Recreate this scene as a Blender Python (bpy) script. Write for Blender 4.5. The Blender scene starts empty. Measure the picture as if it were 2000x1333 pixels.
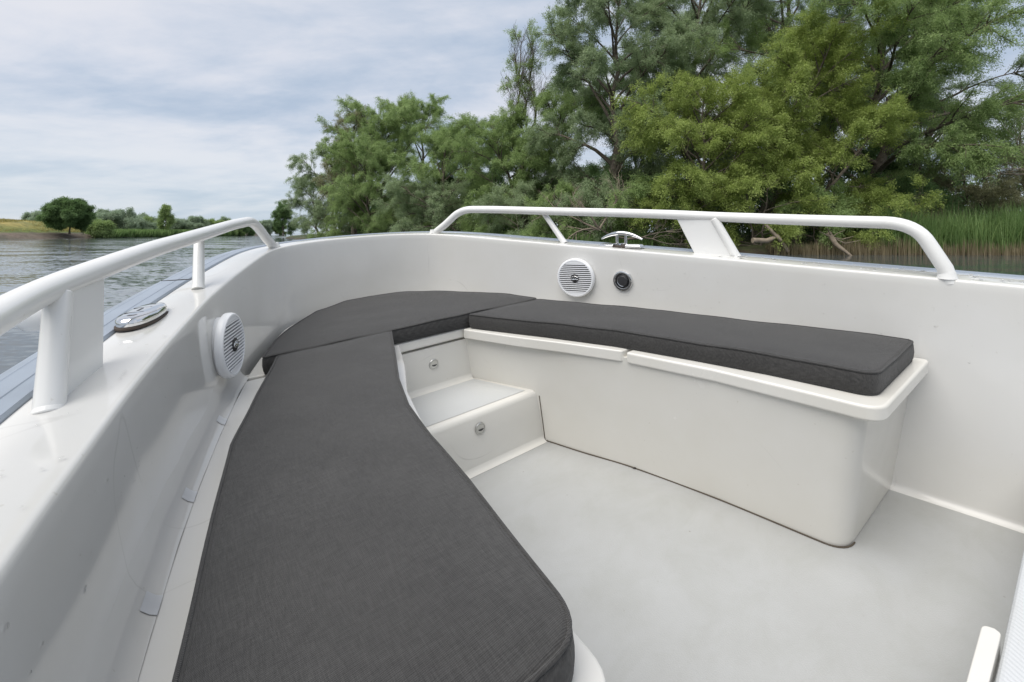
import bpy, bmesh, math, random
import numpy as np
from mathutils import Vector, Matrix, noise

C = bpy.context.scene.collection
rad = math.radians

# ------------------------------------------------------------------ helpers
class MB:
    """collects faces and links them as ONE mesh object"""
    def __init__(s):
        s.v = []; s.f = []
    def add(s, vs, fs):
        b = len(s.v); s.v += [tuple(float(c) for c in p) for p in vs]
        s.f += [tuple(i + b for i in f) for f in fs]
    def box(s, c, d, M=None):
        x, y, z = (k / 2 for k in d)
        vs = [Vector((sx * x, sy * y, sz * z)) for sx in (-1, 1) for sy in (-1, 1) for sz in (-1, 1)]
        vs = [((M @ v) if M else v) + Vector(c) for v in vs]
        s.add(vs, [(0, 1, 3, 2), (4, 6, 7, 5), (0, 4, 5, 1), (2, 3, 7, 6), (0, 2, 6, 4), (1, 5, 7, 3)])
    def prism(s, bot, top):
        n = len(bot)
        fs = [(i, (i + 1) % n, n + (i + 1) % n, n + i) for i in range(n)]
        s.add(list(bot) + list(top), fs + [tuple(reversed(range(n))), tuple(range(n, 2 * n))])
    def rings(s, rings, cap0=True, cap1=True, closed=True):
        n = len(rings[0]); vs = [p for r in rings for p in r]; fs = []
        for k in range(len(rings) - 1):
            for i in range(n if closed else n - 1):
                j = (i + 1) % n
                fs.append((k * n + i, k * n + j, (k + 1) * n + j, (k + 1) * n + i))
        if cap0: fs.append(tuple(reversed(range(n))))
        if cap1: fs.append(tuple(range((len(rings) - 1) * n, len(rings) * n)))
        s.add(vs, fs)
    def tube(s, path, r, sides=12, caps=True, squash=1.0):
        P = [Vector(p) for p in path]; n = len(P)
        rr = r if hasattr(r, '__len__') else [r] * n
        u = None; rings = []
        for i in range(n):
            t = (P[min(i + 1, n - 1)] - P[max(i - 1, 0)]).normalized()
            if u is None:
                u = t.orthogonal().normalized()
            u = (u - t * u.dot(t)).normalized(); w = t.cross(u)
            rings.append([P[i] + (u * math.cos(a) + w * math.sin(a) * squash) * rr[i]
                          for a in (2 * math.pi * k / sides for k in range(sides))])
        s.rings(rings, caps, caps)
    def lathe(s, prof, M, sides=40):
        """prof: (radius, height) pairs round local z"""
        rings = [[M @ Vector((r * math.cos(a), r * math.sin(a), h)) for a in (2 * math.pi * k / sides for k in range(sides))]
                 for r, h in prof]
        s.rings(rings, True, True)
    def build(s, name, mat, parent=None, smooth=35, bevel=0, seg=3):
        me = bpy.data.meshes.new(name); me.from_pydata(s.v, [], s.f); me.update()
        bm = bmesh.new(); bm.from_mesh(me); bmesh.ops.recalc_face_normals(bm, faces=bm.faces); bm.to_mesh(me); bm.free()
        if smooth:
            me.shade_smooth(); me.set_sharp_from_angle(angle=rad(smooth))
        me.materials.append(mat)
        o = bpy.data.objects.new(name, me); C.objects.link(o)
        if parent: o.parent = parent
        if bevel:
            m = o.modifiers.new('bevel', 'BEVEL'); m.width = bevel; m.segments = seg
            m.limit_method = 'ANGLE'; m.angle_limit = rad(40)
        return o

def empty(name, loc=(0, 0, 0)):
    o = bpy.data.objects.new(name, None); C.objects.link(o); o.location = loc
    o.empty_display_size = .1
    return o
def tag(o, label=None, cat=None, group=None, kind=None):
    if label: o['label'] = label
    if cat: o['category'] = cat
    if group: o['group'] = group
    if kind: o['kind'] = kind
    return o

def smooth_line(pts, n):
    """dense arc-length resample of a centripetal-ish Catmull-Rom through pts"""
    P = np.array(pts, float)
    E = np.vstack([2 * P[0] - P[1], P, 2 * P[-1] - P[-2]])
    out = []
    for i in range(1, len(E) - 2):
        p0, p1, p2, p3 = E[i - 1:i + 3]
        for t in np.linspace(0, 1, 24, endpoint=False):
            d = max(np.linalg.norm(p2 - p1), 1e-9)
            m1 = (p2 - p0) / max(np.linalg.norm(p2 - p1) + np.linalg.norm(p1 - p0), 1e-9) * d
            m2 = (p3 - p1) / max(np.linalg.norm(p3 - p2) + np.linalg.norm(p2 - p1), 1e-9) * d
            out.append((2*t**3-3*t*t+1)*p1 + (t**3-2*t*t+t)*m1 + (-2*t**3+3*t*t)*p2 + (t**3-t*t)*m2)
    out.append(P[-1]); out = np.array(out)
    s = np.concatenate([[0], np.cumsum(np.linalg.norm(np.diff(out, axis=0), axis=1))])
    q = np.linspace(0, s[-1], n)
    return np.stack([np.interp(q, s, out[:, k]) for k in range(P.shape[1])], 1)

# ------------------------------------------------------------------ materials
def mat(name):
    m = bpy.data.materials.new(name); m.use_nodes = True
    nt = m.node_tree; return m, nt, nt.nodes['Principled BSDF']
def node(nt, t, **kw):
    n = nt.nodes.new(t)
    for k, v in kw.items():
        if k in n.inputs.keys(): n.inputs[k].default_value = v
        else: setattr(n, k, v)
    return n
def ramp(nt, fac, stops):
    r = nt.nodes.new('ShaderNodeValToRGB'); e = r.color_ramp.elements
    while len(e) < len(stops): e.new(.5)
    for i, (p, c) in enumerate(stops):
        e[i].position = p; e[i].color = (*c, 1)
    nt.links.new(fac, r.inputs[0]); return r

def gelcoat(name, col, rough=.13, dirt=.05, wave=.02, grit=0):
    m, nt, b = mat(name); L = nt.links.new
    tc = node(nt, 'ShaderNodeTexCoord')
    n1 = node(nt, 'ShaderNodeTexNoise', Scale=2.2, Detail=5.0, Roughness=.6); L(tc.outputs['Object'], n1.inputs['Vector'])
    n2 = node(nt, 'ShaderNodeTexNoise', Scale=85.0, Detail=2.0); L(tc.outputs['Object'], n2.inputs['Vector'])
    d = [c * (1 - dirt) for c in col]; d = (d[0] * 1.0, d[1] * .993, d[2] * .97)
    r = ramp(nt, n1.outputs['Fac'], [(.32, d), (.62, col)])
    sp = ramp(nt, n2.outputs['Fac'], [(.22, (.80, .78, .73)), (.27, (1, 1, 1))])
    mx = node(nt, 'ShaderNodeMix', data_type='RGBA', blend_type='MULTIPLY'); mx.inputs[0].default_value = .5
    L(r.outputs[0], mx.inputs[6]); L(sp.outputs[0], mx.inputs[7]); L(mx.outputs[2], b.inputs['Base Color'])
    rr = node(nt, 'ShaderNodeMapRange'); rr.inputs['To Min'].default_value = rough * .8; rr.inputs['To Max'].default_value = rough * 1.5
    L(n1.outputs['Fac'], rr.inputs[0]); L(rr.outputs[0], b.inputs['Roughness'])
    n3 = node(nt, 'ShaderNodeTexNoise', Scale=5.0, Detail=2.0); L(tc.outputs['Object'], n3.inputs['Vector'])
    bp = node(nt, 'ShaderNodeBump', Strength=wave, Distance=.05); L(n3.outputs['Fac'], bp.inputs['Height'])
    last = bp
    if grit:
        n4 = node(nt, 'ShaderNodeTexNoise', Scale=420.0, Detail=3.0); L(tc.outputs['Object'], n4.inputs['Vector'])
        b2 = node(nt, 'ShaderNodeBump', Strength=grit, Distance=.002); L(n4.outputs['Fac'], b2.inputs['Height'])
        L(bp.outputs[0], b2.inputs['Normal']); last = b2
    L(last.outputs[0], b.inputs['Normal'])
    b.inputs['IOR'].default_value = 1.5
    return m

M_gel = gelcoat('white_gelcoat', (.630, .624, .604), .07, .05, .012)
M_bench = gelcoat('cream_gelcoat', (.666, .652, .613), .22, .05, .015)
M_floor = gelcoat('nonskid_floor', (.392, .397, .393), .55, .10, .0, .35)
M_rail = gelcoat('white_powder_coat', (.75, .748, .735), .2, .02, .0)
M_plast = gelcoat('white_plastic', (.80, .81, .83), .32, .02, .0)
M_hull = gelcoat('hull_paint', (.10, .13, .18), .2, .1, .01)

def scuffs(m, k=.30):
    nt = m.node_tree; L = nt.links.new; b = nt.nodes['Principled BSDF']; src = b.inputs['Base Color'].links[0].from_socket
    tc = node(nt, 'ShaderNodeTexCoord')
    n = node(nt, 'ShaderNodeTexNoise', Scale=1.7, Detail=1.0, Distortion=1.2); L(tc.outputs['Object'], n.inputs['Vector'])
    r = ramp(nt, n.outputs['Fac'], [(.4965, (1, 1, 1)), (.4992, (.35, .33, .3)), (.5008, (.35, .33, .3)), (.5035, (1, 1, 1))])
    n2 = node(nt, 'ShaderNodeTexNoise', Scale=4.5, Detail=3.0); L(tc.outputs['Object'], n2.inputs['Vector'])
    r2 = ramp(nt, n2.outputs['Fac'], [(.54, (0, 0, 0)), (.66, (k, k, k))])
    a = node(nt, 'ShaderNodeMix', data_type='RGBA', blend_type='MULTIPLY'); L(r2.outputs[0], a.inputs[0]); L(src, a.inputs[6]); L(r.outputs[0], a.inputs[7])
    L(a.outputs[2], b.inputs['Base Color'])
scuffs(M_bench); scuffs(M_gel, .2)

# floor dirt: darker smudges with a shape of their own
def floor_wear():
    nt = M_floor.node_tree; L = nt.links.new; b = nt.nodes['Principled BSDF']
    src = b.inputs['Base Color'].links[0].from_socket
    tc = node(nt, 'ShaderNodeTexCoord'); mp = node(nt, 'ShaderNodeMapping'); mp.inputs['Scale'].default_value = (3, 5, 1)
    L(tc.outputs['Object'], mp.inputs[0])
    n = node(nt, 'ShaderNodeTexNoise', Scale=1.6, Detail=8.0, Roughness=.72, Distortion=.6); L(mp.outputs[0], n.inputs['Vector'])
    r = ramp(nt, n.outputs['Fac'], [(.35, (.93, .93, .91)), (.55, (1, 1, 1))])
    v = node(nt, 'ShaderNodeTexVoronoi', Scale=9.0); L(tc.outputs['Object'], v.inputs['Vector'])
    r2 = ramp(nt, v.outputs['Distance'], [(.012, (.55, .5, .42)), (.03, (1, 1, 1))])
    a = node(nt, 'ShaderNodeMix', data_type='RGBA', blend_type='MULTIPLY'); a.inputs[0].default_value = .8
    L(src, a.inputs[6]); L(r.outputs[0], a.inputs[7])
    c = node(nt, 'ShaderNodeMix', data_type='RGBA', blend_type='MULTIPLY'); c.inputs[0].default_value = .7
    L(a.outputs[2], c.inputs[6]); L(r2.outputs[0], c.inputs[7]); L(c.outputs[2], b.inputs['Base Color'])
floor_wear()

M_tread = gelcoat('nonskid_tread', (.50, .51, .51), .45, .05, .0, .35)

def fabric():
    m, nt, b = mat('charcoal_woven_fabric'); L = nt.links.new
    tc = node(nt, 'ShaderNodeTexCoord')
    def wav(direction, rotz, sc):
        mp = node(nt, 'ShaderNodeMapping'); mp.inputs['Rotation'].default_value = (0, 0, rotz)
        L(tc.outputs['Object'], mp.inputs[0])
        w = node(nt, 'ShaderNodeTexWave', Scale=sc, Distortion=.35, Detail=1.0, bands_direction=direction)
        w.inputs['Detail Scale'].default_value = 3
        L(mp.outputs[0], w.inputs['Vector']); return w
    w1 = wav('Y', rad(-4), 150.0); w2 = wav('X', rad(-4), 190.0)
    n = node(nt, 'ShaderNodeTexNoise', Scale=9.0, Detail=6.0, Roughness=.7); L(tc.outputs['Object'], n.inputs['Vector'])
    def thread(sc):
        mp = node(nt, 'ShaderNodeMapping'); mp.inputs['Rotation'].default_value = (0, 0, rad(-20)); mp.inputs['Scale'].default_value = sc; L(tc.outputs['Object'], mp.inputs[0])
        q = node(nt, 'ShaderNodeTexNoise', Scale=1.0, Detail=2.0); L(mp.outputs[0], q.inputs['Vector']); return q
    ta, tb = thread((620, 45, 160)), thread((45, 620, 160))
    ts = node(nt, 'ShaderNodeMath', operation='ADD'); L(ta.outputs['Fac'], ts.inputs[0]); L(tb.outputs['Fac'], ts.inputs[1])
    th = node(nt, 'ShaderNodeMath', operation='MULTIPLY'); th.inputs[1].default_value = .5; L(ts.outputs[0], th.inputs[0])
    r = ramp(nt, n.outputs['Fac'], [(.3, (.0425, .0415, .0405)), (.7, (.053, .0515, .050))])
    r2 = ramp(nt, th.outputs[0], [(.36, (.66, .66, .66)), (.64, (1.34, 1.34, 1.34))])
    r3 = ramp(nt, w1.outputs['Fac'], [(.0, (.68, .68, .68)), (1., (1.2, 1.2, 1.2))])
    a = node(nt, 'ShaderNodeMix', data_type='RGBA', blend_type='MULTIPLY'); a.inputs[0].default_value = .8
    L(r.outputs[0], a.inputs[6]); L(r2.outputs[0], a.inputs[7])
    c = node(nt, 'ShaderNodeMix', data_type='RGBA', blend_type='MULTIPLY'); c.inputs[0].default_value = .45
    L(a.outputs[2], c.inputs[6]); L(r3.outputs[0], c.inputs[7]); L(c.outputs[2], b.inputs['Base Color'])
    ad = node(nt, 'ShaderNodeMath', operation='ADD'); L(w1.outputs['Fac'], ad.inputs[0]); L(w2.outputs['Fac'], ad.inputs[1])
    bp = node(nt, 'ShaderNodeBump', Strength=.5, Distance=.0012); L(ad.outputs[0], bp.inputs['Height'])
    n5 = node(nt, 'ShaderNodeTexNoise', Scale=7.0, Detail=2.0); L(tc.outputs['Object'], n5.inputs['Vector'])
    b2 = node(nt, 'ShaderNodeBump', Strength=.12, Distance=.02); L(n5.outputs['Fac'], b2.inputs['Height']); L(b2.outputs[0], bp.inputs['Normal'])
    L(bp.outputs[0], b.inputs['Normal'])
    b.inputs['Roughness'].default_value = .8
    b.inputs['Sheen Weight'].default_value = .12; b.inputs['Sheen Roughness'].default_value = .5
    b.inputs['Specular IOR Level'].default_value = .25
    return m
M_fab = fabric()

def simple(name, col, rough=.5, metal=0., var=.12, scale=12.):
    m, nt, b = mat(name); L = nt.links.new
    tc = node(nt, 'ShaderNodeTexCoord'); n = node(nt, 'ShaderNodeTexNoise', Scale=scale, Detail=5.0)
    L(tc.outputs['Object'], n.inputs['Vector'])
    r = ramp(nt, n.outputs['Fac'], [(.3, tuple(c * (1 - var) for c in col)), (.7, tuple(c * (1 + var) for c in col))])
    L(r.outputs[0], b.inputs['Base Color']); b.inputs['Roughness'].default_value = rough; b.inputs['Metallic'].default_value = metal
    return m
M_chrome = simple('polished_steel', (.72, .72, .72), .07, 1., .04)
M_steel = simple('brushed_steel', (.55, .55, .53), .28, 1., .05)
M_black = simple('black_plastic', (.03, .03, .032), .45)
M_dark = simple('dark_gap', (.06, .045, .035), .8)
M_rub = simple('grey_blue_rubber', (.25, .29, .345), .42, 0., .1, 6.)
M_reflection = simple('grey_reflection', (.58, .59, .60), .3)  # tone of the reflections painted on the port wall
M_seal = simple('brown_sealant', (.075, .058, .04), .7)
M_bark = simple('bark', (.12, .098, .075), .9, 0., .45, 5.)
M_dead = simple('dead_wood', (.24, .195, .145), .9, 0., .3, 4.)
M_soil = simple('wet_soil', (.045, .036, .024), .9, 0., .5, 1.2)
M_twig = simple('twig_bark', (.03, .024, .02), .9)
def drops():
    m, nt, b = mat('water_drops'); b.inputs['Transmission Weight'].default_value = 1.
    b.inputs['IOR'].default_value = 1.33; b.inputs['Roughness'].default_value = .02; return m
M_drop = drops()

def leafmat(name, c0, c1, tr=.48):
    m = bpy.data.materials.new(name); m.use_nodes = True; nt = m.node_tree; L = nt.links.new
    nt.nodes.clear(); out = node(nt, 'ShaderNodeOutputMaterial')
    g = node(nt, 'ShaderNodeNewGeometry'); tc = node(nt, 'ShaderNodeTexCoord')
    n = node(nt, 'ShaderNodeTexNoise', Scale=.8, Detail=4.0, Roughness=.65); L(tc.outputs['Object'], n.inputs['Vector'])
    ad = node(nt, 'ShaderNodeMath', operation='MULTIPLY_ADD'); ad.inputs[1].default_value = .5
    L(g.outputs['Random Per Island'], ad.inputs[0])
    sc = node(nt, 'ShaderNodeMath', operation='MULTIPLY'); sc.inputs[1].default_value = .6; L(n.outputs['Fac'], sc.inputs[0])
    L(sc.outputs[0], ad.inputs[2])
    r = ramp(nt, ad.outputs[0], [(.15, c0), (.95, c1)])
    d = node(nt, 'ShaderNodeBsdfPrincipled'); d.inputs['Roughness'].default_value = .55; d.inputs['Specular IOR Level'].default_value = .3
    t = node(nt, 'ShaderNodeBsdfTranslucent'); mx = node(nt, 'ShaderNodeMixShader'); mx.inputs[0].default_value = tr
    L(r.outputs[0], d.inputs['Base Color']); L(r.outputs[0], t.inputs['Color'])
    L(d.outputs[0], mx.inputs[1]); L(t.outputs[0], mx.inputs[2]); L(mx.outputs[0], out.inputs['Surface'])
    return m
LF = {
 'silver': leafmat('silver_willow_leaf', (.170, .240, .115), (.470, .570, .330)),
 'green': leafmat('green_willow_leaf', (.160, .250, .080), (.440, .560, .230)),
 'yellow': leafmat('yellow_green_leaf', (.180, .250, .050), (.470, .560, .170)),
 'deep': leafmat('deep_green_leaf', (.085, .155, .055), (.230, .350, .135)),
 'olive': leafmat('olive_leaf', (.170, .175, .085), (.390, .390, .230)),
 'far': leafmat('hazed_leaf', (.230, .310, .210), (.420, .510, .350)),  # distance haze is mixed into this paler leaf colour
 'reed': leafmat('reed_leaf', (.095, .190, .055), (.330, .450, .170)),
 'straw': leafmat('straw', (.220, .180, .110), (.430, .360, .230)),
 'meadow': leafmat('meadow_grass', (.260, .260, .080), (.560, .470, .200)),
}

# ------------------------------------------------------------------ camera and the boat's frame
CAM = Vector((0, 0, 1.3))
cd = bpy.data.cameras.new('camera'); cam = bpy.data.objects.new('camera', cd); C.objects.link(cam)
cam.location = CAM; cam.rotation_euler = (rad(90), 0, 0)
cd.sensor_width = 36; cd.lens = 889 / 2000 * 36; cd.shift_y = -211.5 / 2000; cd.clip_start = .02; cd.clip_end = 3000
bpy.context.scene.camera = cam

R = (Matrix.Rotation(rad(37.5835), 3, 'Z') @ Matrix.Rotation(rad(1.425), 3, 'X') @ Matrix.Rotation(rad(-4.43218), 3, 'Y'))
BOAT = Matrix.Translation(CAM - R @ Vector((-.8161, 0, .95))) @ R.to_4x4()
def W(p): return BOAT @ Vector(p)

def zt(L):   # height of the gunwale along the boat (sheer)
    return float(np.interp(L, [-1.7, -.5, .1, .3, .518, 1.0, 1.55, 1.88, 2.25, 2.45], [.61, .64, .664, .672, .680, .704, .734, .758, .787, .806]))
half = [(1.0, -1.7), (1.005, -.9), (1.0, -.35), (.985, .1), (.962, .32), (.937, .518), (.903, .715), (.869, .897), (.834, 1.056), (.784, 1.26),
        (.707, 1.55), (.597, 1.87), (.455, 2.215), (.375, 2.325), (.25, 2.395), (.11, 2.428)]
full = smooth_line([(-w, l) for w, l in half] + [(0, 2.434)] + [(w, l) for w, l in reversed(half)], 321)
def wl(L):
    h = np.array(half); return float(np.interp(L, h[:, 1], h[:, 0]))
tan = np.gradient(full, axis=0); tan /= np.linalg.norm(tan, axis=1)[:, None]
nrm = np.stack([-tan[:, 1], tan[:, 0]], 1)            # outward (curve runs port aft -> bow -> starboard aft)
def sweep(prof_fn, mb, cap=True, lo=0, hi=None):
    rings = []
    for i in range(lo, hi or len(full)):
        p, n = full[i], nrm[i]
        rings.append([(p[0] + n[0] * o, p[1] + n[1] * o, z) for o, z in prof_fn(p[1])])
    mb.rings(rings, False, False, closed=False)

boat = empty('motor_boat'); boat.matrix_world = BOAT
tag(boat, 'white open motor boat with grey rub rail and L-shaped bow seating', 'boat')

# inner hull and gunwale
mb = MB()
def liner(L):
    z = zt(L)
    return [(-.040, .000), (-.029, .003), (-.020, .010), (-.0165, .022), (-.010, .25), (-.002, z - .03), (-.0005, z - .010), (.0005, z - .0055), (.0025, z - .002), (.006, z - .0003), (.010, z),
            (.030, z + .001), (.070, z + .002), (.108, z + .001), (.1185, z), (.1225, z - .001), (.125, z - .004), (.126, z - .010), (.126, z - .06)]
sweep(liner, mb)
mb.build('inner_hull', M_gel, boat, smooth=50)

# grey rub rail with ridges
mb = MB()
def rub(L):
    z = zt(L)
    return [(.1275, z - .05), (.1275, z - .002), (.131, z + .003), (.157, z + .0035), (.159, z + .0018), (.161, z + .0035), (.197, z + .0005), (.2, z - .0015), (.203, z - .0005),
            (.232, z - .010), (.250, z - .026), (.257, z - .05), (.25, z - .075), (.225, z - .10), (.13, z - .12)]
sweep(rub, mb)
mb.build('rub_rail', M_rub, boat, smooth=25)

# outer hull skin
mb = MB()
def skin(L):
    z = zt(L); b = max(0., (L - 1.2) / 1.2)
    return [(.126, z - .055), (.127, z - .2), (.10 - .12 * b, .15), (.02 - .2 * b, -.25), (-.20 - .15 * b, -.55)]
sweep(skin, mb)
tr = [(full[0][0] - .1, -1.7, .62), (full[-1][0] + .1, -1.7, .62), (.8, -1.7, -.5), (-.8, -1.7, -.5)]
mb.prism(tr, [(x, -1.76, z) for x, y, z in tr])
mb.build('hull', M_hull, boat, smooth=40)

# cockpit floor
mb = MB()
def inset(i, d): return (full[i][0] - nrm[i][0] * d, full[i][1] - nrm[i][1] * d)
idx = [i for i in range(0, 321) if full[i][1] < 1.7]
poly = [(*inset(i, .030), 0.0) for i in idx if i < 160] + [(*inset(i, .030), 0.0) for i in idx if i >= 160]
mb.add([(x, y, .001) for x, y, z in poly], [tuple(range(len(poly)))])
mb.build('cockpit_floor', M_floor, boat, smooth=0)

# ---- benches
def mir(pts, s): return [(s * p[0],) + tuple(p[1:]) for p in pts]
def rounded(pts, r, k=6):
    """round the listed corners of an open or closed polygon: pts = (x, y, round?)"""
    out = []; n = len(pts)
    for i, p in enumerate(pts):
        if len(p) > 2 and p[2]:
            a = np.array(pts[i - 1][:2]); b = np.array(p[:2]); c = np.array(pts[(i + 1) % n][:2]); q = p[2]
            u = (a - b) / np.linalg.norm(a - b); v = (c - b) / np.linalg.norm(c - b)
            p0, p1 = b + u * q, b + v * q
            for t in np.linspace(0, 1, k):
                out.append(tuple((1 - t) ** 2 * p0 + 2 * t * (1 - t) * b + t * t * p1))
        else: out.append(tuple(p[:2]))
    return out
front0 = [(.206, 1.634), (.324, 1.324), (.369, 1.169), (.424, 1.0), (.484, .713), (.529, .388, .055)]
def bench_outline(z):
    f = [(p[0] - .11 * z, p[1] - (.12 * z if len(p) > 2 else 0), *p[2:]) for p in front0]
    le = .388 - .12 * z
    f = [(.12, 1.75), (f[0][0] - .03, 1.70)] + f
    back = [(wl(l) - .004, l) for l in (le, .55, .75, .95, 1.15, 1.35, 1.55, 1.75)]
    return rounded(f + back, 0, 8)
def lid_outline(fwd):
    if fwd:
        f = [(.140, 1.618, .01), (.222, 1.385), (.304, 1.188), (.379, .982, .012)]
        back = [(wl(l) - .026, l) for l in (.975, 1.2, 1.4, 1.618)]
    else:
        f = [(.378, .966, .012), (.434, .690), (.456, .44), (.466, .300, .05)]
        back = [(wl(.302) - .022, .302, .02)] + [(wl(l) - .026, l) for l in (.36, .5, .7, .966)]
    return rounded(f + back, 0, 8)
benches = []
for s in (1, -1):
    mb = MB()
    zs = [0.003, .02, .41]
    mb.rings([[(s * x, y, z) for x, y in bench_outline(z)] for z in zs], False, True)
    b = mb.build('bench', M_bench, boat, smooth=40); benches.append(b)
    for fwd in ((1, 0) if s == 1 else (2,)):
        ml = MB()
        if fwd == 2:
            f0, f1 = lid_outline(1), lid_outline(0); i0 = [i for i, p in enumerate(f0) if p[0] < .36][-1]
            k0 = [i for i, p in enumerate(f1) if p[0] > .43][0]
            fr = [p for p in f0 if p[0] < .36 and p[0] < wl(p[1]) - .1] + [p for p in f1 if .43 < p[0] < wl(max(p[1], .302)) - .1]
            ol = fr + [(wl(l) - .034, l) for l in (.302, .45, .6, .8, 1.0, 1.2, 1.4, 1.618)]
        else: ol = lid_outline(fwd)
        ml.prism([(s * x, y, .394) for x, y in ol], [(s * x, y, .432) for x, y in ol])
        ml.build('lid', M_bench if s == 1 else M_gel, b, smooth=40, bevel=.010, seg=4)
    if s == 1:
        # thin brown sealant line round the foot of the bench
        ms = MB(); o0 = [p for p in bench_outline(0)]
        o0 = [p for p in o0 if p[1] < 1.34 and p[0] < wl(p[1]) - .05]
        o0 = [(.318, 1.331)] + o0
        line = smooth_line([(x - .003, y - (.004 if y < .5 else 0)) for x, y in o0], 90)
        ms.tube([(x, y, .003) for x, y in line], .0022, 6)
        up = [(.323 - .11 * z + .0, 1.331 + .004, z) for z in np.linspace(.004, .19, 6)]
        ms.tube([(x - .002, y - .004, z) for x, y, z in up], .002, 6)
        ms.build('sealant_line', M_seal, b)
    else:
        cv_ = [(.0035, .505), (.006, .482), (.011, .463), (.019, .447), (.028, .437), (.036, .4325)]   # wall runs down into the lid in one sweep
        def cove(L0, L1, k, lift, i0=0, i1=6):
            out = []
            for l in np.linspace(L0, L1, k):
                h = .05; t = Vector((-(wl(l + h) - wl(l - h)), 2 * h, 0)).normalized(); q = Vector((t.y, -t.x, 0))
                out.append([Vector((-wl(l), l, z + lift)) + q * (d + lift * .6) for d, z in cv_[i0:i1]])
            return out
        mh = MB(); mh.rings(cove(.302, 1.66, 40, 0), False, False, closed=False); mh.build('lid_cove', M_gel, b, smooth=60)
        for L0 in (.765, 1.02, 1.34):       # soft wall reflections painted as grey patches in the cove beside the cushion
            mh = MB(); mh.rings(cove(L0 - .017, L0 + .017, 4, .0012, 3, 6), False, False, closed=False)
            mh.build('reflection_patch', M_reflection, b, smooth=60)

# ---- step and bow locker between the benches
mb = MB()
zs = .209
prof = [(1.336, .0), (1.338, .12), (1.342, zs - .02), (1.346, zs - .008), (1.354, zs - .002), (1.366, zs), (1.62, zs), (1.64, zs)]
n = 2
mb.rings([[(x, y, z) for y, z in prof] for x in (-.36, .36)], False, False, closed=False)
st = mb.build('step', M_bench, boat, smooth=60)
mt = MB(); mt.add([(-.30, 1.372, zs + .0015), (.262, 1.372, zs + .0015), (.180, 1.618, zs + .0015), (-.22, 1.618, zs + .0015)], [(0, 1, 2, 3)])
mt.build('tread', M_tread, st, smooth=0)
mf = MB()   # cove strips at the foot of both risers
for y, z, x1 in ((1.336, .002, .318), (1.634, zs + .001, .182)):
    k = [(0, .020), (-.003, .010), (-.009, .004), (-.020, .0)]
    mf.rings([[(x, y + a, z + b) for a, b in k] for x in (-x1, x1)], False, False, closed=False)
mf.build('cove', M_bench, st, smooth=60)

mb = MB()
mb.rings([[(x, 1.634 + .004 * (z - zs), z) for z in (zs, .3, .384)] for x in (-.36, .36)], False, False, closed=False)
mb.rings([[(x, 1.634, .384), (x, 1.66, .384), (x, 1.66, .40)] for x in (-.4, .4)], False, False, closed=False)
bl = mb.build('bow_locker', M_bench, boat, smooth=0)
mb = MB(); mb.box((0, 1.668, .39), (.7, .01, .02)); mb.build('gap', M_dark, bl)
idb = [i for i in range(321) if full[i][1] > 1.64]
ol = [(-.40, 1.628)] + [(.40, 1.628)] + [inset(i, .03) for i in reversed(idb)]
ml = MB(); ml.prism([(x, y, .393) for x, y in ol], [(x, y, .431) for x, y in ol]); ml.build('lid', M_bench, bl, smooth=40, bevel=.006)

def latch(loc, parent):
    Mx = Matrix.Translation(loc) @ Matrix.Rotation(rad(90), 4, 'X')
    m_ = MB(); m_.lathe([(.0215, 0), (.0215, .002), (.020, .0035), (.0175, .0035), (.017, .0022), (.0165, .0022), (.016, .0035), (.0, .0038)], Mx, 32)
    l = m_.build('latch', M_steel, parent, smooth=30)
    ms = MB(); pts = [(.011 * math.cos(a), .011 * math.sin(a)) for a in np.linspace(rad(185), rad(355), 12)]
    q = [Mx @ Vector((x + .001, y * .6 - .001, .0042)) for x, y in pts]; ms.prism(q, [p + Vector((0, -.0008, 0)) for p in q])
    ms.build('finger_slot', M_black, l)
latch((.024, 1.337, .152), st)
latch((.007, 1.6345, .313), bl)

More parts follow.
